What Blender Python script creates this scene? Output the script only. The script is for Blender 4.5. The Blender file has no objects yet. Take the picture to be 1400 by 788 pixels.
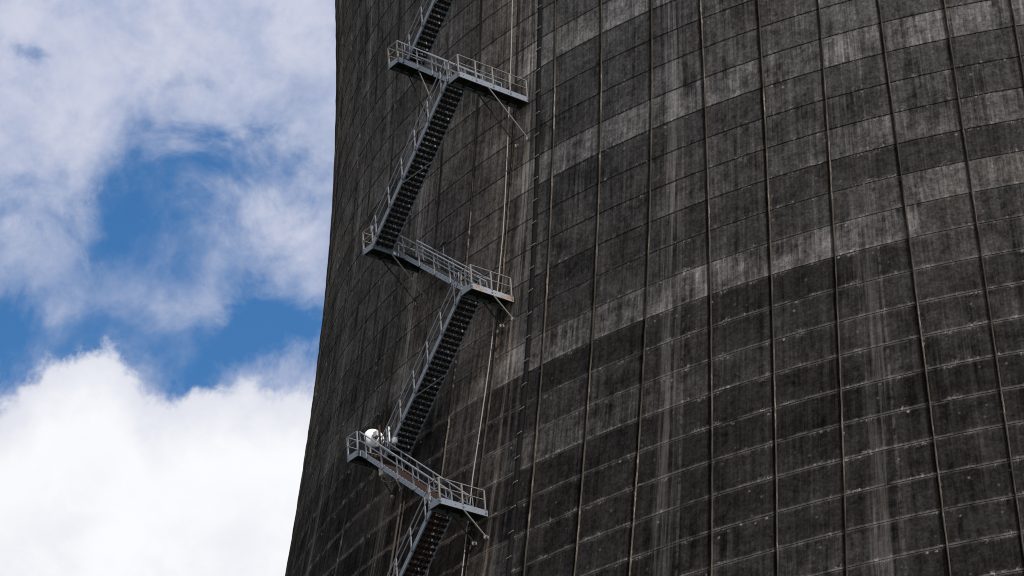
import bpy, math, random
from mathutils import Vector, Matrix
R_ = math.radians
scene = bpy.context.scene

# ------------------------------------------------------------------ units
# u, v, z are measured in formwork lifts (1.8 m each); z = 0 is one lift joint in the upper part of the view
S = 1.8
ZC = -47.252355          # eye height in lifts
EYE = 1.6                # eye height in metres
CAM_D = 91.121099        # camera to tower axis, lifts
def W3(x, y, z): return Vector((x*S, y*S, (z-ZC)*S+EYE))

# ------------------------------------------------------------------ camera
fwd = Vector((-0.15743117, 0.85474146, 0.49460335)).normalized()
right = Vector((0.97350716, 0.21833625, -0.06767815)).normalized()
up = right.cross(fwd).normalized()
cd = bpy.data.cameras.new('camera'); cam = bpy.data.objects.new('camera', cd)
scene.collection.objects.link(cam); scene.camera = cam
cam.matrix_world = Matrix.Translation(W3(0, -CAM_D, ZC)) @ Matrix((right, up, -fwd)).transposed().to_4x4()
cd.sensor_width = 36.0; cd.lens = 4418.07/1400*36.0
cd.clip_start = 0.5; cd.clip_end = 20000

scene.render.engine = 'CYCLES'; scene.cycles.filter_width = 1.0
scene.view_settings.view_transform = 'Standard'
scene.view_settings.look = 'None'
scene.view_settings.exposure = 0.0
scene.view_settings.gamma = 1.0
scene.view_settings.use_curve_mapping = False

# ------------------------------------------------------------------ node helper
class NV:
    def __init__(s, nt, sock): s.nt = nt; s.s = sock
    def _m(s, op, *a, clamp=False):
        n = s.nt.nodes.new('ShaderNodeMath'); n.operation = op; n.use_clamp = clamp
        for i, x in enumerate((s,)+a):
            if isinstance(x, NV): s.nt.links.new(x.s, n.inputs[i])
            else: n.inputs[i].default_value = float(x)
        return NV(s.nt, n.outputs[0])
    def __add__(s, o): return s._m('ADD', o)
    def __radd__(s, o): return s._m('ADD', o)
    def __sub__(s, o): return s._m('SUBTRACT', o)
    def __rsub__(s, o): return (s*-1.0)._m('ADD', o)
    def __mul__(s, o): return s._m('MULTIPLY', o)
    def __rmul__(s, o): return s._m('MULTIPLY', o)
    def __truediv__(s, o): return s._m('DIVIDE', o)
    def abs(s): return s._m('ABSOLUTE')
    def floor(s): return s._m('FLOOR')
    def exp(s): return s._m('EXPONENT')
    def max(s, o): return s._m('MAXIMUM', o)
    def min(s, o): return s._m('MINIMUM', o)
    def pw(s, o): return s._m('POWER', o)
    def clamp(s): return s._m('ADD', 0.0, clamp=True)
    def step(s, a, b, lo=0.0, hi=1.0):
        n = s.nt.nodes.new('ShaderNodeMapRange'); n.interpolation_type = 'SMOOTHSTEP'
        s.nt.links.new(s.s, n.inputs[0])
        n.inputs[1].default_value = a; n.inputs[2].default_value = b
        n.inputs[3].default_value = lo; n.inputs[4].default_value = hi
        return NV(s.nt, n.outputs[0])
    def band(s, c, w): return ((s-c)/w*((s-c)/w)*-1.0).exp()
def combine(nt, x, y, z):
    n = nt.nodes.new('ShaderNodeCombineXYZ')
    for i, a in enumerate((x, y, z)):
        if isinstance(a, NV): nt.links.new(a.s, n.inputs[i])
        else: n.inputs[i].default_value = a
    return n.outputs[0]
def noise(nt, vec, scale, detail=4, rough=0.55, dist=0.0):
    n = nt.nodes.new('ShaderNodeTexNoise'); nt.links.new(vec, n.inputs['Vector'])
    n.inputs['Scale'].default_value = scale; n.inputs['Detail'].default_value = detail
    n.inputs['Roughness'].default_value = rough; n.inputs['Distortion'].default_value = dist
    return NV(nt, n.outputs['Fac'])
def mixc(nt, f, a, b, mode='MIX'):
    n = nt.nodes.new('ShaderNodeMix'); n.data_type = 'RGBA'; n.blend_type = mode
    for sock, x in ((n.inputs[0], f), (n.inputs[6], a), (n.inputs[7], b)):
        if isinstance(x, NV): nt.links.new(x.s, sock)
        elif isinstance(x, bpy.types.NodeSocket): nt.links.new(x, sock)
        elif isinstance(x, (tuple, list)): sock.default_value = (*x, 1.0)
        else: sock.default_value = x
    return n.outputs[2]
def curve(nt, val, pts, lo, hi, vlo, vhi):
    """piecewise curve through pts, x in lo..hi, y in vlo..vhi"""
    x = (val-lo)/(hi-lo)
    n = nt.nodes.new('ShaderNodeFloatCurve'); nt.links.new(x.s, n.inputs['Value'])
    c = n.mapping.curves[0]
    q = [((a-lo)/(hi-lo), (b-vlo)/(vhi-vlo)) for a, b in pts]
    c.points[0].location = q[0]; c.points[1].location = q[-1]
    for a in q[1:-1]: c.points.new(*a)
    n.mapping.update()
    return NV(nt, n.outputs[0])*(vhi-vlo)+vlo

# ------------------------------------------------------------------ sun and sky
SUN_AZ, SUN_EL = R_(62), R_(48)      # azimuth measured from the camera's side of the tower towards the right
sdir = Vector((math.sin(SUN_AZ)*math.cos(SUN_EL), -math.cos(SUN_AZ)*math.cos(SUN_EL), math.sin(SUN_EL)))
ld = bpy.data.lights.new('sun', 'SUN'); ld.energy = 4.6; ld.angle = R_(0.6); ld.color = (1.0, 0.94, 0.86)
lo = bpy.data.objects.new('sun', ld); scene.collection.objects.link(lo)
lo.rotation_euler = (-sdir).to_track_quat('-Z', 'Y').to_euler()
lo.location = (60, -60, 200)

world = bpy.data.worlds.new('World'); scene.world = world; world.use_nodes = True
nt = world.node_tree; nt.nodes.clear()
outw = nt.nodes.new('ShaderNodeOutputWorld'); bg = nt.nodes.new('ShaderNodeBackground')
nt.links.new(bg.outputs[0], outw.inputs[0]); bg.inputs[1].default_value = 0.1
sky = nt.nodes.new('ShaderNodeTexSky'); sky.sky_type = 'NISHITA'; sky.sun_disc = False
sky.sun_elevation = SUN_EL; sky.sun_rotation = math.atan2(sdir.x, sdir.y)
sky.altitude = 200; sky.air_density = 1.0; sky.dust_density = 0.3; sky.ozone_density = 2.5
tc = nt.nodes.new('ShaderNodeTexCoord'); sx = nt.nodes.new('ShaderNodeSeparateXYZ')
nt.links.new(tc.outputs['Generated'], sx.inputs[0])
X, Y, Z = (NV(nt, sx.outputs[i]) for i in range(3))
az = X._m('ARCTAN2', Y)*57.29578
el = Z._m('ARCSINE')*57.29578
vec = combine(nt, X*57.3, Y*57.3, Z*57.3)        # one unit is about one degree of sky
n_big = noise(nt, vec, 0.28, 6, 0.55, 0.4)
n_mid = noise(nt, vec, 0.75, 8, 0.6, 0.3)
n_fine = noise(nt, vec, 2.0, 8, 0.62, 0.2)
n_huge = noise(nt, vec, 0.045, 4, 0.5)
# heaped cloud standing low on the left of the tower; its crest height follows the azimuth
edge = curve(nt, az, [(-32, 28.6), (-25, 27.6), (-22.5, 27.4), (-20.85, 27.95), (-20.2, 28.35), (-19.6, 28.85), (-18.9, 29.0), (-18.3, 28.7),
                      (-17.7, 28.1), (-17.2, 28.2), (-16.5, 28.3), (-15.9, 28.35), (-15.3, 28.3), (-14.3, 28.15), (-10, 29.0), (-4, 27.0)], -32, -4, 24, 32)
dd = edge - el + (n_mid-0.5)*1.5 + (n_fine-0.5)*0.9
cum = dd.step(-0.10, 0.34)
# thin veil higher up, torn open in a few places
vec2 = combine(nt, X*57.3+31.0, Y*57.3+7.0, Z*57.3+13.0)
w1 = noise(nt, vec2, 0.55, 7, 0.62); w2 = noise(nt, vec, 0.5, 7, 0.62, 0.5)
azw = az + (w1-0.5)*4.6; elw = el + (w2-0.5)*3.2
def hole(a0, e0, wa, we):
    p = (azw-a0)/wa; q = (elw-e0)/we
    return ((p*p+q*q)*-1.0).exp()
holes = hole(-16.9, 31.75, 1.7, 0.75)*0.62 + hole(-17.2, 33.4, 0.55, 0.4)*0.35 + hole(-15.4, 28.8, 1.6, 0.8)*0.6 \
      + hole(-20.9, 29.0, 1.4, 0.8)*0.65 + hole(-20.7, 31.3, 0.8, 0.35)*0.28 + hole(-18.9, 31.2, 0.9, 0.4)*0.3 + hole(-21.0, 33.9, 0.35, 0.4)*0.4 + hole(-18.3, 29.6, 1.2, 0.5)*0.22 + hole(-15.0,33.2,.9,.5)*.15 + hole(-16.6,30.7,1.3,.5)*.22 + hole(-17.3,28.9,3.6,0.7)*0.42 + hole(-15.6,31.9,0.9,0.6)*0.2 + hole(-18.2,31.3,0.6,0.7)*0.2 - hole(-15.2,31.0,.9,.4)*.25 - hole(-19.0,33.8,1.6,.7)*.15 + hole(-18.0,30.4,2.6,.6)*.20 + hole(-15.2,29.6,0.9,.7)*.22
dens = (0.93 - holes - el.band(30.1, 1.6)*0.22 + el.step(32.3, 34.0)*0.10 + (n_big-0.5)*0.7 + (n_mid-0.5)*0.75 + (n_fine-0.5)*0.3 + (n_huge-0.5)*0.3)
thin = dens.step(0.12, 1.22)*0.95
hs = nt.nodes.new('ShaderNodeHueSaturation'); hs.inputs['Saturation'].default_value = 1.28; hs.inputs['Value'].default_value = 1.45
nt.links.new(sky.outputs[0], hs.inputs['Color'])
veil = mixc(nt, (n_mid+n_fine*0.4).step(0.45, 0.95), (4.9, 5.4, 7.1), (6.4, 6.6, 7.8))
c1 = mixc(nt, thin, hs.outputs[0], veil)
heap = mixc(nt, dd.step(-0.1, 1.7), (7.2, 7.4, 8.3), (9.6, 9.7, 10.0))
heap2 = mixc(nt, (n_mid*0.6+n_big*0.4).step(0.35, 0.6), (8.6, 8.7, 9.2), heap) 
heap3 = mixc(nt, dd.step(0.8, 3.2), heap, heap2)
c2 = mixc(nt, cum, c1, heap3)
nt.links.new(c2, bg.inputs[0])

# ------------------------------------------------------------------ tagging and mesh helpers
COL = scene.collection
def tag(o, label=None, cat=None, group=None, kind=None):
    if label: o['label'] = label
    if cat: o['category'] = cat
    if group: o['group'] = group
    if kind: o['kind'] = kind
    return o
T0 = R_(-39)             # azimuth of the middle of the staircase
def root(name, uvz, label, cat, group=None, rz=T0):
    """an Empty at the thing's base; local x runs along the wall, local -y points away from it"""
    u, v, z = uvz
    o = bpy.data.objects.new(name, None); COL.objects.link(o)
    o.empty_display_size = 0.3
    p = W3(v*math.sin(rz)+u*math.cos(rz), -v*math.cos(rz)+u*math.sin(rz), z)
    o.location = p; o.rotation_euler = (0, 0, rz); o['_o'] = (u, v, z)
    return tag(o, label, cat, group)
class MB:
    """mesh collector in metres"""
    def __init__(s): s.v = []; s.f = []; s.m = []
    def add(s, vs, fs, mi=0):
        n = len(s.v); s.v += [tuple(a) for a in vs]; s.f += [tuple(i+n for i in f) for f in fs]; s.m += [mi]*len(fs); return s
    def box(s, a, b, mi=0):
        x0, y0, z0 = a; x1, y1, z1 = b
        if x0 > x1: x0, x1 = x1, x0
        if y0 > y1: y0, y1 = y1, y0
        if z0 > z1: z0, z1 = z1, z0
        return s.add([(x0,y0,z0),(x1,y0,z0),(x1,y1,z0),(x0,y1,z0),(x0,y0,z1),(x1,y0,z1),(x1,y1,z1),(x0,y1,z1)],
              [(0,3,2,1),(4,5,6,7),(0,1,5,4),(1,2,6,5),(2,3,7,6),(3,0,4,7)], mi)
    def prism(s, prof, y0, y1, mi=0):
        """prof: list of (x,z), extruded in y"""
        n = len(prof)
        return s.add([(x,y0,z) for x,z in prof]+[(x,y1,z) for x,z in prof],
              [tuple(range(n)), tuple(range(2*n-1,n-1,-1))]+[(i,i+n,(i+1)%n+n,(i+1)%n) for i in range(n)], mi)
    def tube(s, a, b, r, seg=8, mi=0, r2=None):
        a = Vector(a); b = Vector(b); d = (b-a).normalized()
        t = Vector((0,0,1)) if abs(d.z) < 0.9 else Vector((1,0,0))
        e1 = d.cross(t).normalized(); e2 = d.cross(e1)
        r2 = r if r2 is None else r2
        vs = []
        for p, rr in ((a,r),(b,r2)):
            for i in range(seg):
                g = 2*math.pi*i/seg; vs.append(p+e1*(rr*math.cos(g))+e2*(rr*math.sin(g)))
        return s.add(vs, [tuple(range(seg)), tuple(range(2*seg-1,seg-1,-1))]+[(i,i+seg,(i+1)%seg+seg,(i+1)%seg) for i in range(seg)], mi)
    def path(s, pts, r, seg=8, mi=0):
        """one continuous bent tube"""
        pts = [Vector(p) for p in pts]; vs = []; n = len(pts)
        ref = None
        for k, p in enumerate(pts):
            d = ((pts[min(k+1,n-1)]-pts[max(k-1,0)])).normalized()
            if ref is None: ref = Vector((0,0,1)) if abs(d.z) < 0.8 else Vector((0.3,1,0))
            e1 = d.cross(ref).normalized(); e2 = d.cross(e1); ref = -e2 if False else ref
            for i in range(seg):
                g = 2*math.pi*i/seg; vs.append(p+e1*(r*math.cos(g))+e2*(r*math.sin(g)))
        fs = [tuple(range(seg)), tuple(range(n*seg-1,(n-1)*seg-1,-1))]
        for k in range(n-1):
            for i in range(seg): fs.append((k*seg+i,(k+1)*seg+i,(k+1)*seg+(i+1)%seg,k*seg+(i+1)%seg))
        return s.add(vs, fs, mi)
    def lathe(s, c, ax, prof, seg=24, mi=0):
        """prof: list of (distance along axis, radius)"""
        c = Vector(c); d = Vector(ax).normalized()
        t = Vector((0,0,1)) if abs(d.z) < 0.9 else Vector((1,0,0))
        e1 = d.cross(t).normalized(); e2 = d.cross(e1); vs = []; fs = []
        for h, r in prof:
            for i in range(seg):
                g = 2*math.pi*i/seg; vs.append(c+d*h+e1*(r*math.cos(g))+e2*(r*math.sin(g)))
        for k in range(len(prof)-1):
            for i in range(seg): fs.append((k*seg+i,(k+1)*seg+i,(k+1)*seg+(i+1)%seg,k*seg+(i+1)%seg))
        return s.add(vs, fs, mi)
    def mesh(s, name, mats, smooth=False):
        me = bpy.data.meshes.new(name); me.from_pydata(s.v, [], s.f)
        for m in (mats if isinstance(mats, (list, tuple)) else [mats]): me.materials.append(m)
        me.polygons.foreach_set('material_index', s.m)
        if smooth: me.polygons.foreach_set('use_smooth', [True]*len(s.f))
        import bmesh
        bm = bmesh.new(); bm.from_mesh(me); bmesh.ops.recalc_face_normals(bm, faces=bm.faces); bm.to_mesh(me); bm.free()
        return me
    def build(s, name, mats, parent=None, smooth=False):
        o = bpy.data.objects.new(name, s.mesh(name, mats, smooth)); COL.objects.link(o)
        if parent: o.parent = parent
        return o

# ------------------------------------------------------------------ materials
def new_mat(name, rough=0.6, metal=0.0, spec=0.3):
    m = bpy.data.materials.new(name); m.use_nodes = True
    b = m.node_tree.nodes['Principled BSDF']
    b.inputs['Roughness'].default_value = rough; b.inputs['Metallic'].default_value = metal
    b.inputs['Specular IOR Level'].default_value = spec
    return m, m.node_tree, b
def steel(name, base, rust=(0.16, 0.075, 0.035), amount=0.25, rough=0.55, scale=3.0, var=0.25, spec=0.25):
    m, nt, b = new_mat(name, rough, 0.0, spec)
    tc = nt.nodes.new('ShaderNodeNewGeometry'); v = tc.outputs['Position']
    a = noise(nt, v, scale, 6, 0.65); c = noise(nt, v, scale*6, 5, 0.6)
    f = (a*0.7+c*0.3).step(0.62-amount*0.25, 0.74-amount*0.2)
    tone = (c-0.5)*var*2 + (a-0.5)*var + 1.0
    col = mixc(nt, 1.0, base, combine(nt, tone, tone, tone), 'MULTIPLY')
    nt.links.new(mixc(nt, f, col, rust), b.inputs['Base Color'])
    return m
M_GALV = steel('galvanised_steel', (0.18, 0.205, 0.25), (0.17, 0.13, 0.10), 0.05, 0.5)
M_RAIL = steel('weathered_rail_steel', (0.20, 0.195, 0.19), (0.20, 0.155, 0.12), 0.45, 0.55, 1.3)
M_RAILB = steel('blue_grey_rail_steel', (0.20, 0.21, 0.235), (0.2, 0.15, 0.12), 0.1, 0.55, 1.3)
M_DARK = steel('dark_grating_steel', (0.03, 0.03, 0.031), (0.05, 0.028, 0.018), 0.25, 0.8, spec=0.08)
M_REDD = steel('red_oxide_grating_steel', (0.035, 0.025, 0.022), (0.055, 0.022, 0.016), 0.6, 0.8, spec=0.08)
M_RED = steel('red_oxide_paint', (0.06, 0.019, 0.014), (0.09, 0.045, 0.03), 0.3, 0.7)
M_RUSTY = steel('rust_stained_steel', (0.27, 0.29, 0.33), (0.22, 0.14, 0.09), 0.75, 0.6, 1.1)
M_BOLT = steel('dark_bolt_steel', (0.08, 0.08, 0.085), (0.07, 0.04, 0.03), 0.2, 0.5)
M_PIPE = steel('pale_pipe_steel', (0.26, 0.24, 0.22), (0.25, 0.18, 0.13), 0.2, 0.5)
M_CABLE = steel('black_cable_steel', (0.012, 0.012, 0.013), (0.02, 0.015, 0.012), 0.1, 0.9, spec=0.02)
M_WHITE = steel('white_gel_coat', (0.78, 0.78, 0.77), (0.5, 0.47, 0.42), 0.0, 0.45, 2.0, 0.06)
M_GREYBOX = steel('grey_enclosure_paint', (0.5, 0.5, 0.5), (0.3, 0.25, 0.2), 0.0, 0.5)
M_BROWN = steel('brown_conduit_paint', (0.05, 0.04, 0.033), (0.09, 0.07, 0.055), 0.4, 0.7)

def concrete_shell():
    m, nt, b = new_mat('weathered_tower_concrete', 0.95, 0.0, 0.0)
    uvn = nt.nodes.new('ShaderNodeUVMap'); uvn.uv_map = 'panels'
    sp = nt.nodes.new('ShaderNodeSeparateXYZ'); nt.links.new(uvn.outputs[0], sp.inputs[0])
    U, V = NV(nt, sp.outputs[0]), NV(nt, sp.outputs[1])
    def attr(name):
        a = nt.nodes.new('ShaderNodeAttribute'); a.attribute_name = name; return NV(nt, a.outputs['Fac'])
    tone, warm = attr('tone'), attr('warm')
    geo = nt.nodes.new('ShaderNodeNewGeometry').outputs['Position']
    Vrow = V.floor()
    # vertical run-off streaks: long ones crossing joints, short ones starting at each joint
    s_long = noise(nt, combine(nt, U*12.0, V*0.16, 3.0), 1.0, 6, 0.6)
    s_fine = noise(nt, combine(nt, U*34.0, V*0.55, 7.0), 1.0, 5, 0.65)
    s_row = noise(nt, combine(nt, U*22.0, V*0.8, Vrow*7.3), 1.0, 6, 0.65)
    blot = noise(nt, geo, 0.55, 6, 0.6); grain = noise(nt, geo, 7.0, 8, 0.7); mott = noise(nt, geo, 2.6, 8, 0.72)
    tone = tone*(1.0 + warm*0.5*s_long.step(0.3,0.65) + attr('pale')*(0.55+(s_row-0.5)*2.2+(blot-0.5)*1.8).clamp())
    val = tone*(1.0 + (s_long-0.5)*1.5 + (s_row-0.5)*0.9 + (s_fine-0.5)*1.0 + (blot-0.5)*1.7 + (mott-0.5)*2.4).max(0.3)*(1.0+(grain-0.5)*2.6).max(0.35)
    smudge = noise(nt, combine(nt, U*2.2, V*0.2, 5.0), 1.0, 5, 0.6).step(0.5, 0.68)*s_long.step(0.40, 0.62)
    dark = noise(nt, combine(nt, U*1.6, V*0.33, 15.0), 1.0, 5, 0.6).step(0.52, 0.66)*s_long.step(0.62, 0.40)
    val = val*(1.0 + smudge*0.5)*(1.0 - dark*0.5)
    # pale drips, only here and there
    drip = (s_fine*0.5+s_row*0.5).step(0.60, 0.72)*blot.step(0.45, 0.6)
    val = val + tone*drip*0.55
    # closing strips beside every third rib carry pale lime streaks and a joint
    Ug = (U/3.0 - (U/3.0).floor())*3.0              # 0..1 inside a closing bay
    ingap = Ug.step(0.999, 1.001, 1.0, 0.0)
    wob = (noise(nt, combine(nt, 0.0, V*0.5, 11.0), 1.0, 3)-0.5)*0.10
    streaks = (Ug+wob).band(0.42, 0.12)*s_long.step(0.42, 0.6)*1.1 + (Ug+wob*0.6).band(0.30, 0.05)*s_fine.step(0.4, 0.65)*0.7
    lime = noise(nt, combine(nt, U*2.0, V*0.09, 21.0), 1.0, 4).step(0.34, 0.58)
    jl = (Ug-0.58).abs().step(0.012, 0.022, 1.0, 0.0)*mott.step(0.38, 0.6)
    val = val + ingap*(streaks*lime*(0.05+tone*0.5)*s_fine.step(0.2, 0.6)*(1.0+U.band(0.3, 1.2)*0.5) + jl*0.035)
    # lift joints: wavy line, dark above, pale with lime lower down
    f = V - Vrow
    wav = (noise(nt, combine(nt, U*6.0, Vrow*3.1, 0.0), 1.0, 6, 0.7)-0.5)*0.09
    dj = (f + wav).min((f+wav-1.0).abs()).abs()
    lw = noise(nt, combine(nt, U*4.0, Vrow*5.7, 2.0), 1.0, 5, 0.7)
    pale = V.step(5.0, 12.0, 0.12, 1.0)
    line_p = dj.step(0.015, 0.075, 1.0, 0.0)*lw.step(0.28, 0.55)*pale
    line_d = dj.step(0.01, 0.035, 1.0, 0.0)*(1.0-pale)*lw.step(0.25, 0.5)
    crust = dj.step(0.03, 0.16, 1.0, 0.0)*noise(nt, geo, 8.0, 5, 0.75).step(0.51, 0.60)*lw.step(0.50, 0.62)
    val = val*(1.0-line_d*0.65) + line_p*(0.018+mott*0.09)*(0.55+lw*0.9) + crust*0.17*V.step(-2.0, 6.0, 0.35, 1.0)
    # lime pop-outs scattered mostly below each joint
    vn = nt.nodes.new('ShaderNodeTexVoronoi'); nt.links.new(geo, vn.inputs['Vector']); vn.inputs['Scale'].default_value = 1.9
    vd = NV(nt, vn.outputs['Distance']); 
    sv = nt.nodes.new('ShaderNodeSeparateColor'); nt.links.new(vn.outputs['Color'], sv.inputs[0])
    pick = NV(nt, sv.outputs[0]).step(0.60, 0.62)*(f.step(0.0, 0.5, 1.0, 0.15)*mott.step(0.40, 0.56)+0.08)
    val = val + vd.step(0.06, 0.17, 1.0, 0.0)*pick*0.20*V.step(-3.0, 9.0, 0.4, 1.0)
    cool = mixc(nt, V.step(-4, 14), (1.0, 0.955, 0.93), (1.0, 0.93, 0.885))
    tint = mixc(nt, (warm*1.0).clamp(), cool, (1.10, 0.93, 0.80))
    patch = noise(nt, geo, 0.25, 3, 0.5).step(0.5, 0.75)
    tint2 = mixc(nt, patch*0.35, tint, (1.1, 0.93, 0.78))
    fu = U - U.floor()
    rib_shade = fu.step(0.925+0.0, 0.955)*(s_row*0.6+mott*0.4).step(0.30, 0.52)  # uneven dark strip left of each rib: its shadow painted into the concrete
    val = val*(1.0-rib_shade*0.75)
    v = val.max(0.003)
    # rust runs below the strut anchors of the landings
    rust = None
    for us, vs_ in (((0.05, 0.31), (1.27, 7.07, 13.57)), ((-2.4, -2.1), (-1.66, 4.3, 10.4))):
        ub = U.band(us[0], 0.035) + U.band(us[1], 0.035)
        for v0 in vs_:
            q = ub*V.step(v0-0.03, v0+0.02)*V.step(v0, v0+2.6, 1.0, 0.0)
            rust = q if rust is None else rust+q
    rust = (rust*s_fine.step(0.3, 0.6)*0.9).clamp()
    tint2 = mixc(nt, rust, tint2, (1.35, 0.95, 0.72))
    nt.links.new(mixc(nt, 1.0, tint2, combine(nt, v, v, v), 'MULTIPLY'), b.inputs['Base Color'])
    bp = nt.nodes.new('ShaderNodeBump'); bp.inputs['Strength'].default_value = 0.55; bp.inputs['Distance'].default_value = 0.03
    hgt = grain*0.5 + mott*0.5 + line_p*0.35 + crust*0.5 + s_row*0.25
    nt.links.new(hgt.s, bp.inputs['Height']); nt.links.new(bp.outputs[0], b.inputs['Normal'])
    return m
def rib_mat():
    m, nt, b = new_mat('rib_concrete', 0.9, 0.0, 0.0)
    geo = nt.nodes.new('ShaderNodeNewGeometry').outputs['Position']
    mp = nt.nodes.new('ShaderNodeMapping'); mp.inputs['Scale'].default_value = (1, 1, 0.3); nt.links.new(geo, mp.inputs[0])
    a = noise(nt, mp.outputs[0], 1.6, 6, 0.7); c = noise(nt, mp.outputs[0], 9.0, 4, 0.8); big = noise(nt, geo, 0.22, 4, 0.6)
    t = 0.15 + a*1.3*big.step(0.38, 0.62, 0.55, 1.5)
    col = mixc(nt, 1.0, (0.088, 0.075, 0.063), combine(nt, t, t, t), 'MULTIPLY')
    col = mixc(nt, c.step(0.50, 0.62)*big.step(0.50, 0.60)*a.step(0.40,0.52), col, (0.30, 0.27, 0.235))
    nt.links.new(col, b.inputs['Base Color'])
    bp = nt.nodes.new('ShaderNodeBump'); bp.inputs['Strength'].default_value = 0.6; bp.inputs['Distance'].default_value = 0.02
    nt.links.new(c.s, bp.inputs['Height']); nt.links.new(bp.outputs[0], b.inputs['Normal'])
    return m
M_SHELL, M_RIB = concrete_shell(), rib_mat()

# ------------------------------------------------------------------ ground
m, nt, b = new_mat('gravel_and_grass', 0.95, 0, 0.1)
g = nt.nodes.new('ShaderNodeNewGeometry').outputs['Position']
k = noise(nt, g, 0.03, 5, 0.6).step(0.45, 0.55); k2 = noise(nt, g, 3.0, 6, 0.7)
col = mixc(nt, k, mixc(nt, k2, (0.10, 0.095, 0.085), (0.2, 0.19, 0.17)), mixc(nt, k2, (0.04, 0.06, 0.02), (0.08, 0.1, 0.04)))
nt.links.new(col, b.inputs['Base Color'])
gm = MB().add([(-6000,-6000,0),(6000,-6000,0),(6000,6000,0),(-6000,6000,0)], [(0,1,2,3)]).build('ground', m)
tag(gm, kind='structure')

# ------------------------------------------------------------------ cooling tower
TA, TZT, TC = 21.6061884, 15.7701946, 47.8730126
PHI0, DPHI, PW, QK = -0.46246203, 2*math.pi/30, 1.62952911, -0.000272782
def Rz(z): return TA*math.sqrt(1+((z-TZT)/TC)**2)
def zk(k): return -(k-8)*(1+QK*(k-8))-8
def rib_ang(r, z):
    g = math.floor((r-1)/3); i = (r-1)-3*g-1
    return PHI0 + DPHI*g + i*PW/Rz(z)
tower = bpy.data.objects.new('cooling_tower', None); COL.objects.link(tower); tower.location = (0, 0, 0)
tag(tower, 'huge dark weathered concrete cooling tower with thin vertical ribs and curved lift joints', 'cooling tower')
rnd = random.Random(11)
K0, K1 = -40, 48
NS = 4                       # facets per bay
RIBS = list(range(-41, 49))  # 90 bays round the shell
# pale lifts: joint index of the upper edge -> list of (first bay, last bay, factor)
PALE = {2: [(0, 9, 1.7)], 5: [(6, 9, 1.5), (3, 5, 1.15)], 7: [(7, 9, 1.7), (0, 2, 1.1)], 8: [(0, 6, 2.4), (-3, -1, 1.35)], 1: [(2, 9, 1.15)], 4: [(0, 9, 1.05)],
        11: [(0, 2, 2.1), (3, 9, 1.3)], -1: [(4, 9, 1.4)], -2: [(0, 3, 1.5)], -5: [(0, 9, 1.3)], 14: [(-6, -2, 1.9), (0, 0, 1.3)], 13: [(-7, -4, 1.5)],
        10: [(-5, -2, 1.2), (1, 2, 1.2)], 16: [(-6, -3, 1.6)], 17: [(5, 5, 1.5)], 18: [(5, 5, 1.5)], 6: [(-8, -4, 1.2)], 3: [(6, 9, 0.85)], 9: [(0, 9, 0.85), (7, 9, 1.35)], 12: [(6, 9, 1.2)], 19: [(0, 3, 1.15)]}
DARK = {3: (0, 4, 0.75), 6: (0, 9, 0.75), 9: (0, 6, 0.82), 4: (0, 3, 0.85), 10: (0, 9, 0.85), 7: (1, 5, 0.75)}
verts, faces, tones, uvs, warms, pales = [], [], [], [], [], []
SM = lambda x: (lambda t: t*t*(3-2*t))(min(max(x, 0), 1))
def pale_of(kk, U):
    f = 0.0
    for a, b_, m_ in PALE.get(kk, []): f += (m_-1)*SM((U-a)/0.7+0.7)*SM((b_+1-U)/0.7+0.7)
    return f*1.75
rows = []                    # (z, radial offset, V)
STEP = 0.022
for kk in range(K0, K1):
    za, zb = zk(kk), zk(kk+1)
    rows.append([(za, 0.0, kk+0.0005), (0.5*(za+zb), STEP*0.4, kk+0.5), (zb+0.004, STEP, kk+0.9995)])
cols = []
for r in RIBS:
    for j in range(NS): cols.append((r, j/NS))
NC = len(cols)
flat = [q for lift in rows for q in lift]
def warm_of(U):
    w = 0.8*math.exp(-((U+0.25)/0.95)**2) + 0.30*math.exp(-((U+2.2)/0.9)**2)
    return w
for (z, off, V) in flat:
    R = Rz(z)*S + off
    zw = (z-ZC)*S+EYE
    for (r, t) in cols:
        a0, a1 = rib_ang(r, z), rib_ang(r+1, z)
        th = a0+(a1-a0)*t
        verts.append((R*math.sin(th), -R*math.cos(th), zw))
tonetab = {}
for kk in range(K0, K1):
    kf = min(max((kk+2)/15.0, 0), 1)
    base = 0.070*(1-kf)+0.0215*kf
    rowf = rnd.uniform(0.86, 1.14)
    for r in RIBS:
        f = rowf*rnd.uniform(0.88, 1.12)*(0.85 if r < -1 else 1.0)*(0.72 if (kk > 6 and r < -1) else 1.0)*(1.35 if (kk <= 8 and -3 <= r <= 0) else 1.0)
        if kk in DARK:
            a, b_, m_ = DARK[kk]
            if a <= r <= b_: f *= m_
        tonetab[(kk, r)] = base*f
nrow = len(flat)
for i in range(nrow-1):
    kk = K0 + i//3
    for j in range(NC):
        j2 = (j+1) % NC
        faces.append((i*NC+j, (i+1)*NC+j, (i+1)*NC+j2, i*NC+j2))
        r, t = cols[j]; t2 = t+1.0/NS
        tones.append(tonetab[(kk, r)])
        va, vb = flat[i][2], flat[i+1][2]
        if i % 3 == 2: va = vb = flat[i][2]
        uvs += [(r+t, va), (r+t, vb), (r+t2, vb), (r+t2, va)]
        p0, p1 = pale_of(kk, r+t), pale_of(kk, r+t2); pales += [p0, p0, p1, p1]
        warms += [warm_of(r+t), warm_of(r+t), warm_of(r+t2), warm_of(r+t2)]
me = bpy.data.meshes.new('shell'); me.from_pydata(verts, [], faces); me.materials.append(M_SHELL)
uvl = me.uv_layers.new(name='panels'); uvl.data.foreach_set('uv', [c for q in uvs for c in q])
at = me.attributes.new('tone', 'FLOAT', 'FACE'); at.data.foreach_set('value', tones)
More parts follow.
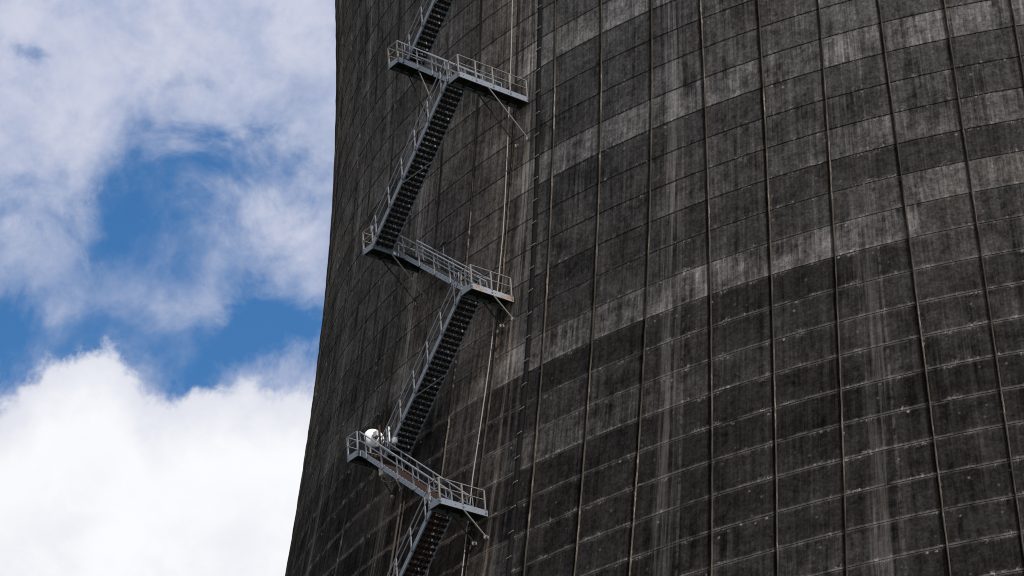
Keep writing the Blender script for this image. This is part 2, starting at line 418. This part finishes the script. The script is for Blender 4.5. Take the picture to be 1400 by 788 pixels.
at = me.attributes.new('warm', 'FLOAT', 'CORNER'); at.data.foreach_set('value', warms)
at = me.attributes.new('pale', 'FLOAT', 'CORNER'); at.data.foreach_set('value', pales)
shell = bpy.data.objects.new('shell', me); COL.objects.link(shell); shell.parent = tower
# face outward
if me.polygons[0].normal.dot(me.polygons[0].center) < 0: me.flip_normals()

def rib_mesh(i, name):
    """rib number i (0..2) of the group centred on angle zero; short lengths cast lift by lift, edges slightly uneven"""
    mb = MB(); rr = random.Random(40+i); vs = []; fs = []
    hw, dp = 0.058, 0.085
    n = 0
    for kk in range(K0, K1):
        for q in range(4):
            z = zk(kk+q/4.0)
            a = (i-1)*PW/Rz(z); R = Rz(z)*S
            w0 = hw*rr.uniform(0.85, 1.12); d0 = dp*rr.uniform(0.8, 1.15); sh = rr.uniform(-0.008, 0.008)
            er = Vector((math.sin(a), -math.cos(a), 0)); et = Vector((math.cos(a), math.sin(a), 0))
            zw = (z-ZC)*S+EYE
            for (tt, dd_) in ((-w0*1.25+sh, -0.05), (-w0*0.05+sh, d0), (w0*0.35+sh, d0*0.97), (w0*0.75+sh, -0.05)):
                p = er*(R+dd_)+et*tt; vs.append((p.x, p.y, zw))
            n += 1
    for q in range(n-1):
        for s_ in range(3): fs.append((q*4+s_, (q+1)*4+s_, (q+1)*4+s_+1, q*4+s_+1))
    mb.add(vs, fs)
    return mb.mesh(name, M_RIB)
ribm = [rib_mesh(i, 'rib') for i in range(3)]
for r in RIBS:
    g = math.floor((r-1)/3); i = (r-1)-3*g
    o = bpy.data.objects.new('rib', ribm[i]); COL.objects.link(o); o.parent = tower
    o.rotation_euler = (0, 0, PHI0+DPHI*g)

# ------------------------------------------------------------------ outside staircase
# every landing and flight is modelled in metres in a frame whose x runs along the wall and whose -y points outward
def rail_run(mb, pts, r=0.028): 
    for a, b in zip(pts, pts[1:]): mb.tube(a, b, r, 8)
RH, RM = 0.98, 0.52          # guard rail heights in metres
def guard(rt, pts, name='guardrail', mat=None, spacing=1.15, skip_first=False):
    """a guard rail along pts (local metres at deck level): posts are their own meshes"""
    mat = mat or M_RAIL
    g = MB()
    rail_run(g, [(p[0], p[1], p[2]+RH) for p in pts]); rail_run(g, [(p[0], p[1], p[2]+RM) for p in pts], 0.024)
    go = g.build(name, mat, rt)
    done = []
    for a, b in zip(pts, pts[1:]):
        a = Vector(a); b = Vector(b); n = max(1, round((b-a).length/spacing))
        for q in range(n+1):
            p = a.lerp(b, q/n)
            if any((p-d).length < 0.1 for d in done): continue
            done.append(p)
            mb = MB(); mb.box((p.x-0.032, p.y-0.032, p.z-0.26), (p.x+0.032, p.y+0.032, p.z+RH))
            mb.box((p.x-0.05, p.y-0.05, p.z-0.22), (p.x+0.05, p.y+0.05, p.z-0.12), 1)
            mb.box((p.x-0.045, p.y-0.045, p.z-0.05), (p.x+0.045, p.y+0.045, p.z+0.02), 1)
            mb.build('post', [mat, M_BOLT], go)
    return go
FH = 0.29                    # depth of the channels round a landing
def landing(u0, u1, vin, vout, z, side, struts, label, mats, flights, extra_guard=None):
    """radial landing slab standing out from the wall. z is the underside. side=+1: right end of the stair, -1: left end"""
    rt = root('landing_platform', ((u0+u1)/2, (vin+vout)/2, z), label, 'platform', 'landings of the outside staircase')
    hx = (u1-u0)/2*S; hy = (vout-vin)/2*S; t = 0.05
    fm, rm = mats
    def chan(name, a, b, mat): return MB().box(a, b).build(name, mat, rt)
    # deck of close bars on joists and cross beams
    d = MB(); d.box((-hx+t, -hy+t, FH-0.05), (hx-t, hy, FH-0.02))
    n = 7
    for q in range(n):
        x = -hx+t+(q+0.5)*(2*hx-2*t)/n; d.box((x-0.02, -hy+t, FH-0.12), (x+0.02, hy, FH-0.051))
    d.build('deck', M_DARK, rt)
    nb = max(3, int(2*hy/0.7))
    for q in range(nb+1):
        y = -hy+0.18+q*(2*hy-0.3)/nb
        MB().box((-hx+t, y-0.03, 0.03), (hx-t, y+0.03, FH-0.125)).build('cross_beam', M_DARK, rt)
    # channels: outer end, and the two long sides, with a lip top and bottom
    e = MB(); e.box((-hx, -hy, 0), (hx, -hy+0.012, FH)); e.box((-hx, -hy+0.012, 0), (hx, -hy+t, 0.012)); e.box((-hx, -hy+0.012, FH-0.012), (hx, -hy+t, FH))
    e.build('end_channel', M_GALV, rt)
    for sx in (-1, 1):
        e = MB(); x0 = sx*hx; e.box((x0, -hy+t, 0), (x0-sx*0.012, hy, FH)); e.box((x0-sx*0.012, -hy+t, 0), (x0-sx*t, hy, 0.012)); e.box((x0-sx*0.012, -hy+t, FH-0.012), (x0-sx*t, hy, FH))
        for q in range(int(2*hy/0.55)):
            y = -hy+0.3+q*0.55; e.box((x0+sx*0.001, y-0.016, FH*0.5-0.016), (x0+sx*0.012, y+0.016, FH*0.5+0.016), 1)
        e.build('side_channel', [fm if sx == 1 else M_GALV, M_BOLT], rt)
    # outer end and far side rails
    e = 0.04
    outer = [(-hx+e, -hy+e, FH), (hx-e, -hy+e, FH)]
    def V2y(v): return ((vin+vout)/2-v)*S
    if side == 1:      # flights come in on the -x side, so the +x side is fully guarded
        guard(rt, outer+[(hx-e, hy-0.1, FH)], mat=rm)
        lo_, hi_ = flights
        if hi_ is not None: guard(rt, [(-hx+e, V2y(hi_)+0.03, FH), (-hx+e, hy-0.12, FH)], mat=rm)
    else:
        guard(rt, [(-hx+e, hy-0.1, FH), (-hx+e, -hy+e, FH), (hx-e, -hy+e, FH)], mat=rm)
        lo_, hi_ = flights
        if hi_ is not None: guard(rt, [(hx-e, V2y(hi_)+0.03, FH), (hx-e, hy-0.12, FH)], mat=rm)
    # raking struts back to the wall
    vt, za = struts
    for sx in (-1, 1):
        x = sx*(hx-0.03)
        u = (u0+u1)/2 + x/S
        Ra = math.sqrt(max(Rz(za)**2-u*u, 0))
        top = Vector((x, V2y(vt), 0.03)); bot = Vector((x+0.12, V2y(Ra)-0.04, (za-z)*S))
        st = MB(); dv = (bot-top).normalized()
        st.tube(top, bot-dv*0.02, 0.034, 8)
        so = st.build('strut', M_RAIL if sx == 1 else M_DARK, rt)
        pl = MB(); pl.box((bot.x-0.08, bot.y-0.02, bot.z-0.08), (bot.x+0.09, bot.y+0.05, bot.z+0.05))
        pl.box((bot.x-0.02, bot.y-0.16, bot.z-0.08), (bot.x+0.02, bot.y-0.03, bot.z+0.06))
        pl.tube((bot.x+0.08, bot.y-0.09, bot.z+0.03), (bot.x+0.08, bot.y-0.02, bot.z+0.03), 0.025)
        pl.build('base_plate', M_RAIL, so)
    return rt

def flight(ul, ur, z0, z1, s, vin, vout, n, label, tread_mat, string_in, rail_in=True, far_mat=None):
    """s=+1 climbs to the right, -1 to the left; z0/z1 are undersides at the lower and upper end"""
    um = (ul+ur)/2; vm = (vin+vout)/2
    rt = root('stair_flight', (um, vm, z0), label, 'stairs', 'flights of the outside staircase')
    L = (ur-ul)*S; H = (z1-z0)*S; hw = (vout-vin)/2*S; x0 = -s*L/2
    slope = H/L
    def zl(x): return (x-x0)*s*slope      # underside height at x
    SD = 0.30                              # vertical depth of the stringers
    xa, xb = x0, -x0
    def stringer(y0, y1, ylip, mat):
        mb = MB()
        def band(za, zb, ya, yb, mi=0):
            prof = [(xa, zl(xa)+za), (xb, zl(xb)+za), (xb, zl(xb)+zb), (xa, zl(xa)+zb)]
            mb.prism(prof, ya, yb, mi)
        band(0, SD, y0, y1); band(0, 0.014, y1, ylip); band(SD-0.014, SD, y1, ylip)
        yb = y0-0.008 if y0 < y1 else y0+0.008
        for q in range(n):
            x = xa+(xb-xa)*(q+0.5)/n
            for dx in (-0.05, 0.05):
                zc_ = zl(x)+SD*0.55
                if (q*2+(dx > 0)) % 2 == 0 or q % 2: mb.box((x+dx-0.014, min(y0, yb), zc_-0.014), (x+dx+0.014, max(y0, yb), zc_+0.014), 1)
        return mb.build('stringer', [mat, M_BOLT], rt)
    stringer(-hw, -hw+0.014, -hw+0.07, M_GALV)
    stringer(hw, hw-0.014, hw-0.07, string_in)
    if s == 1:     # raking tie under the flight
        a = xa+(xb-xa)*0.40; c = xa+(xb-xa)*0.58
        MB().tube((a, -hw+0.03, zl(a)-0.03), (c, hw-0.02, zl(c)-0.03), 0.03).build('brace', M_DARK if tread_mat is M_REDD else M_RAILB, rt)
    # treads: one shared mesh, linked once per step
    run = L/n; tm = MB(); w = hw-0.016
    D = 0.25
    for q in range(4):                     # bars of the grating
        yq = -D/2+q*D/4+0.008; tm.box((yq, -w, -0.04), (yq+D/4-0.024, w, -0.004))
    tm.box((-D/2, -w, -0.062), (-D/2+0.007, w, -0.041)); tm.box((D/2-0.007, -w, -0.075), (D/2, w, -0.004))
    for q in range(5):
        y = -w+0.02+q*(2*w-0.04)/4
        tm.box((-D/2+0.01, y-0.022, -0.15 if 0 < q < 4 else -0.09), (D/2-0.01, y+0.022, -0.0405))
    tme = tm.mesh('tread', tread_mat)
    for q in range(n):
        x = xa+(xb-xa)*(q+0.5)/n
        o = bpy.data.objects.new('tread', tme); COL.objects.link(o); o.parent = rt; o.location = (x, 0, zl(x)+SD*0.85)
    # hand rails
    for sy, mat in ((-1, M_RAILB), (1, far_mat or M_RAILB)):
        if sy == 1 and not rail_in: continue
        y = sy*(hw-0.005)+sy*0.035
        hr = MB()
        for h, r in ((RH-0.03, 0.034), (RM-0.02, 0.029)):
            hr.path([(xa, y, zl(xa)+SD+h), (xb, y, zl(xb)+SD+h)], r)
        # closed loops at both ends
        for xe in (xa, xb): hr.tube((xe, y, zl(xe)+SD+RH-0.03), (xe, y, zl(xe)+SD+RM-0.02), 0.024)
        ho = hr.build('handrail', mat, rt)
        npst = 6
        for q in range(npst):
            x = xa+(xb-xa)*(q+0.35)/(npst-0.3)
            MB().box((x-0.028, y-0.022, zl(x)+0.06), (x+0.028, y+0.022, zl(x)+SD+RH-0.03)).box((x-0.035, y-0.03, zl(x)+0.04), (x+0.035, y+0.03, zl(x)+0.1), 1).build('post', [mat, M_BOLT], ho)
    return rt

zAr, zAl, zBr, zBl, zCr, zCl = 0.0, 3.2, -6.5, -3.25, -12.95, -9.7
LU = (-2.12, -1.66); RU = (1.94, 2.40)
def wallv(z, u): return math.sqrt(Rz(z)**2-u*u)+0.03
# landings, top of the view to the bottom
landing(*RU, wallv(0.2, 2.2), 25.05, zAr, 1, (24.05, -1.26), 'right-hand landing of the upper pair, longest of the landings, below the top flight', (M_GALV, M_RAIL), (None, None))
landing(*LU, wallv(3.3, 2), 23.84, zAl, -1, (23.13, 1.655), 'left-hand landing of the upper pair, with the topmost flight rising from it', (M_GALV, M_RAIL), (None, None))
landing(*RU, wallv(-6.4, 2.2), 25.12, zBr, 1, (24.41, -7.07), 'middle right-hand landing with a rust-stained brown edge channel', (M_RUSTY, M_RAIL), (None, None))
landing(*LU, wallv(-3.2, 2), 25.08, zBl, -1, (24.44, -4.29), 'middle left-hand landing at the foot of the long second visible flight', (M_GALV, M_RAIL), (None, None))
landing(*RU, wallv(-12.9, 2.2), 26.60, zCr, 1, (25.87, -13.57), 'lowest right-hand landing with tan guard rails above the bottom flight', (M_GALV, M_RAIL), (None, None))
landing(*LU, wallv(-9.6, 2), 25.93, zCl, -1, (25.0, -10.39), 'lowest left-hand landing carrying the white dish antenna', (M_GALV, M_RAILB), (None, None))
# flights
UL0, UR0 = -1.65, 1.93
flight(UL0, UR0, zAl, zAl+3.25, 1, 22.98, 23.56, 29, 'topmost flight, cut off by the upper edge of the photo', M_DARK, M_GALV)
flight(UL0, UR0, zAr, zAl, -1, 23.2, 23.82, 29, 'flatter looking upper flight joining the two upper landings', M_DARK, M_GALV)
flight(UL0, UR0, zBl, zAr, 1, 24.45, 25.1, 30, 'long steep looking flight between the middle left landing and the upper right landing', M_DARK, M_GALV)
flight(UL0, UR0, zBr, zBl, -1, 23.58, 24.2, 29, 'flatter looking middle flight joining the two middle landings', M_DARK, M_GALV)
flight(UL0, UR0, zCl, zBr, 1, 24.46, 25.12, 30, 'long flight rising from beside the white dish to the rusty edged landing', M_DARK, M_GALV)
flight(UL0, UR0, zCr, zCl, -1, 25.2, 25.82, 29, 'flatter looking lowest flight with a dark red inner stringer behind its grey rails', M_REDD, M_RED)
flight(UL0, UR0, zCr-3.25, zCr, 1, 25.85, 26.5, 30, 'bottom flight, cut off by the lower edge of the photo', M_REDD, M_GALV)

# ------------------------------------------------------------------ pipes on the wall
def wall_line(th_z, off, zs):
    pts = []
    for z in zs:
        th = R_(th_z(z)); R = Rz(z)*S+off
        pts.append((R*math.sin(th), -R*math.cos(th), (z-ZC)*S+EYE))
    return pts
def lerp_tab(tab):
    def f(z):
        if z >= tab[0][0]: return tab[0][1]
        for (z0, a0), (z1, a1) in zip(tab, tab[1:]):
            if z <= z0 and z >= z1: return a0+(a1-a0)*(z-z0)/(z1-z0)
        return tab[-1][1]
    return f
def top_thing(name, label, cat, pts):
    o = bpy.data.objects.new(name, None); COL.objects.link(o); o.location = pts[-1]
    return tag(o, label, cat)
def localise(pts, o): return [Vector(p)-Vector(o.location) for p in pts]
# pale thin pipe beside the right-hand landings
zs = [9-0.5*i for i in range(70)]
f = lerp_tab([(9, -34.8), (0, -34.82), (-4, -34.66), (-8, -34.85), (-11.4, -35.2), (-15, -34.95), (-26, -34.9)])
pts = wall_line(f, 0.17, zs); o = top_thing('wall_pipe', 'thin pale pipe running down the wall behind the right-hand landings', 'pipe', pts)
MB().path(localise(pts, o), 0.027, 8).build('pipe', M_PIPE, o, True)
for q in range(3, 66, 6):
    z = zs[q]; th = R_(f(z)); R = Rz(z)*S
    a = Vector((R*math.sin(th), -R*math.cos(th), (z-ZC)*S+EYE))-o.location; b_ = a+Vector((math.sin(th), -math.cos(th), 0))*0.22
    MB().tube(a, b_, 0.018).build('bracket', M_RAIL, o)
# black riser with cleats
f2 = lerp_tab([(9, -32.1), (3.4, -32.11), (0.85, -32.12), (-4.6, -31.8), (-8.3, -31.6), (-11.6, -31.55), (-15.1, -31.27), (-26, -30.9)])
pts = wall_line(f2, 0.075, zs); o = top_thing('cable_riser', 'black vertical riser with small pale cleats, right of the staircase', 'cable', pts)
MB().path(localise(pts, o), 0.115, 8).build('riser', M_CABLE, o, True)
z = 6.0
while z > -17:
    th = R_(f2(z)); R = Rz(z)*S+0.08
    er = Vector((math.sin(th), -math.cos(th), 0)); et = Vector((math.cos(th), math.sin(th), 0))
    c = Vector((R*math.sin(th), -R*math.cos(th), (z-ZC)*S+EYE))-o.location
    mb = MB(); mb.tube(c-et*0.06+er*0.125, c+et*0.2+er*0.11+Vector((0,0,0.05)), 0.022); mb.tube(c-et*0.16+er*0.02, c-et*0.05+er*0.13, 0.018)
    mb.build('cleat', M_PIPE, o)
    z -= 0.735
# brown conduit below the lowest left landing
zs2 = [-9.9-0.5*i for i in range(16)]
pts = wall_line(lambda z: -42.45, 0.14, zs2); o = top_thing('conduit', 'brown conduit running down the wall from under the lowest left landing', 'conduit', pts)
MB().path(localise(pts, o), 0.05, 8).build('pipe', M_BROWN, o, True)
for q in (2, 6, 10, 14):
    a = Vector(pts[q])-o.location; MB().box((a.x-0.1, a.y-0.03, a.z-0.03), (a.x+0.1, a.y+0.1, a.z+0.03)).build('bracket', M_BROWN, o)

# ------------------------------------------------------------------ dish and aerials on the lowest left landing
rt = root('dish_antenna', (-1.55, 25.0, zCl+0.16), 'white round dish antenna on a dark post, standing on the lowest left landing', 'antenna')
c = Vector((-0.28, -0.62, 0.90))
ax = Vector((0.80, -0.25, 0.06)).normalized()
prof = [(-0.02, 0.46), (0.0, 0.49), (0.05, 0.485), (0.10, 0.44), (0.16, 0.33), (0.20, 0.23), (0.22, 0.12), (0.225, 0.0)]
MB().lathe(c, ax, prof, 32).build('reflector', M_WHITE, rt, True)
MB().lathe(c, ax, [(-0.02, 0.46), (-0.09, 0.38), (-0.12, 0.2), (-0.13, 0.0)], 32).build('radome', M_WHITE, rt, True)
MB().lathe(c, ax, [(0.20, 0.15), (0.27, 0.15), (0.27, 0.10), (0.30, 0.0)], 20).build('hub', M_BOLT, rt)
q = c+ax*0.36
MB().box((q.x-0.10, q.y-0.11, q.z-0.13), (q.x+0.16, q.y+0.11, q.z+0.13)).build('radio_unit', M_GREYBOX, rt)
MB().tube((q.x+0.20, q.y+0.04, 0.0), (q.x+0.20, q.y+0.04, 1.32), 0.045, 10).build('mounting_post', M_RED, rt)
rt = root('whip_aerial', (-1.31, 25.15, zCl+0.16), 'white upright stick aerial just right of the dish', 'antenna')
MB().tube((0, 0, 0.50), (0, 0, 1.28), 0.04, 10).build('aerial_tube', M_WHITE, rt)
MB().tube((0, 0, 0.0), (0, 0, 0.51), 0.03, 8).build('mounting_pole', M_GALV, rt)
rt = root('small_antenna', (-1.08, 25.15, zCl+0.16), 'small white rounded antenna between the stick aerial and the flight', 'antenna')
MB().lathe((0, 0, 0.22), (0, 0, 1), [(0, 0.0), (0, 0.10), (0.08, 0.13), (0.22, 0.13), (0.30, 0.09), (0.33, 0.0)], 20).build('radome', M_WHITE, rt, True)
MB().tube((0, 0, 0.0), (0, 0, 0.23), 0.028, 8).build('mounting_pole', M_GALV, rt)
# dark lamp on the flight between the middle landings
rt = root('flood_lamp', (-0.55, 23.56, zBl-0.75), 'small dark lamp on an arm beside the middle flatter flight', 'lamp')
MB().tube((0, 0, 0), (0, 0, 1.35), 0.028).build('arm', M_BOLT, rt)
MB().prism([(-0.16, 1.30), (0.18, 1.44), (0.16, 1.56), (-0.10, 1.42)], -0.11, 0.11).build('lamp_head', M_BOLT, rt)

# small electrical bits slung under the lowest left landing
rt = root('junction_box', (-1.80, 25.05, zCl-0.35), 'small grey junction box with looping cables under the lowest left landing', 'electrical box')
MB().box((-0.16, -0.10, 0.12), (0.16, 0.10, 0.46)).box((-0.17, -0.115, 0.44), (0.17, 0.11, 0.465)).build('box', M_GREYBOX, rt)
MB().box((-0.02, -0.02, 0.44), (0.02, 0.02, 0.66)).build('hanger', M_RAIL, rt)
MB().path([(-0.1, 0, 0.13), (-0.11, 0.02, -0.05), (0.0, 0.1, -0.2), (0.16, 0.3, -0.22), (0.26, 0.6, -0.05), (0.3, 0.8, 0.3), (0.3, 0.85, 0.62)], 0.022).build('cable', M_PIPE, rt)
MB().path([(0.1, 0, 0.13), (0.13, -0.02, 0.0), (0.26, -0.05, -0.06), (0.4, -0.02, 0.1), (0.42, 0, 0.62)], 0.018).build('cable', M_PIPE, rt)
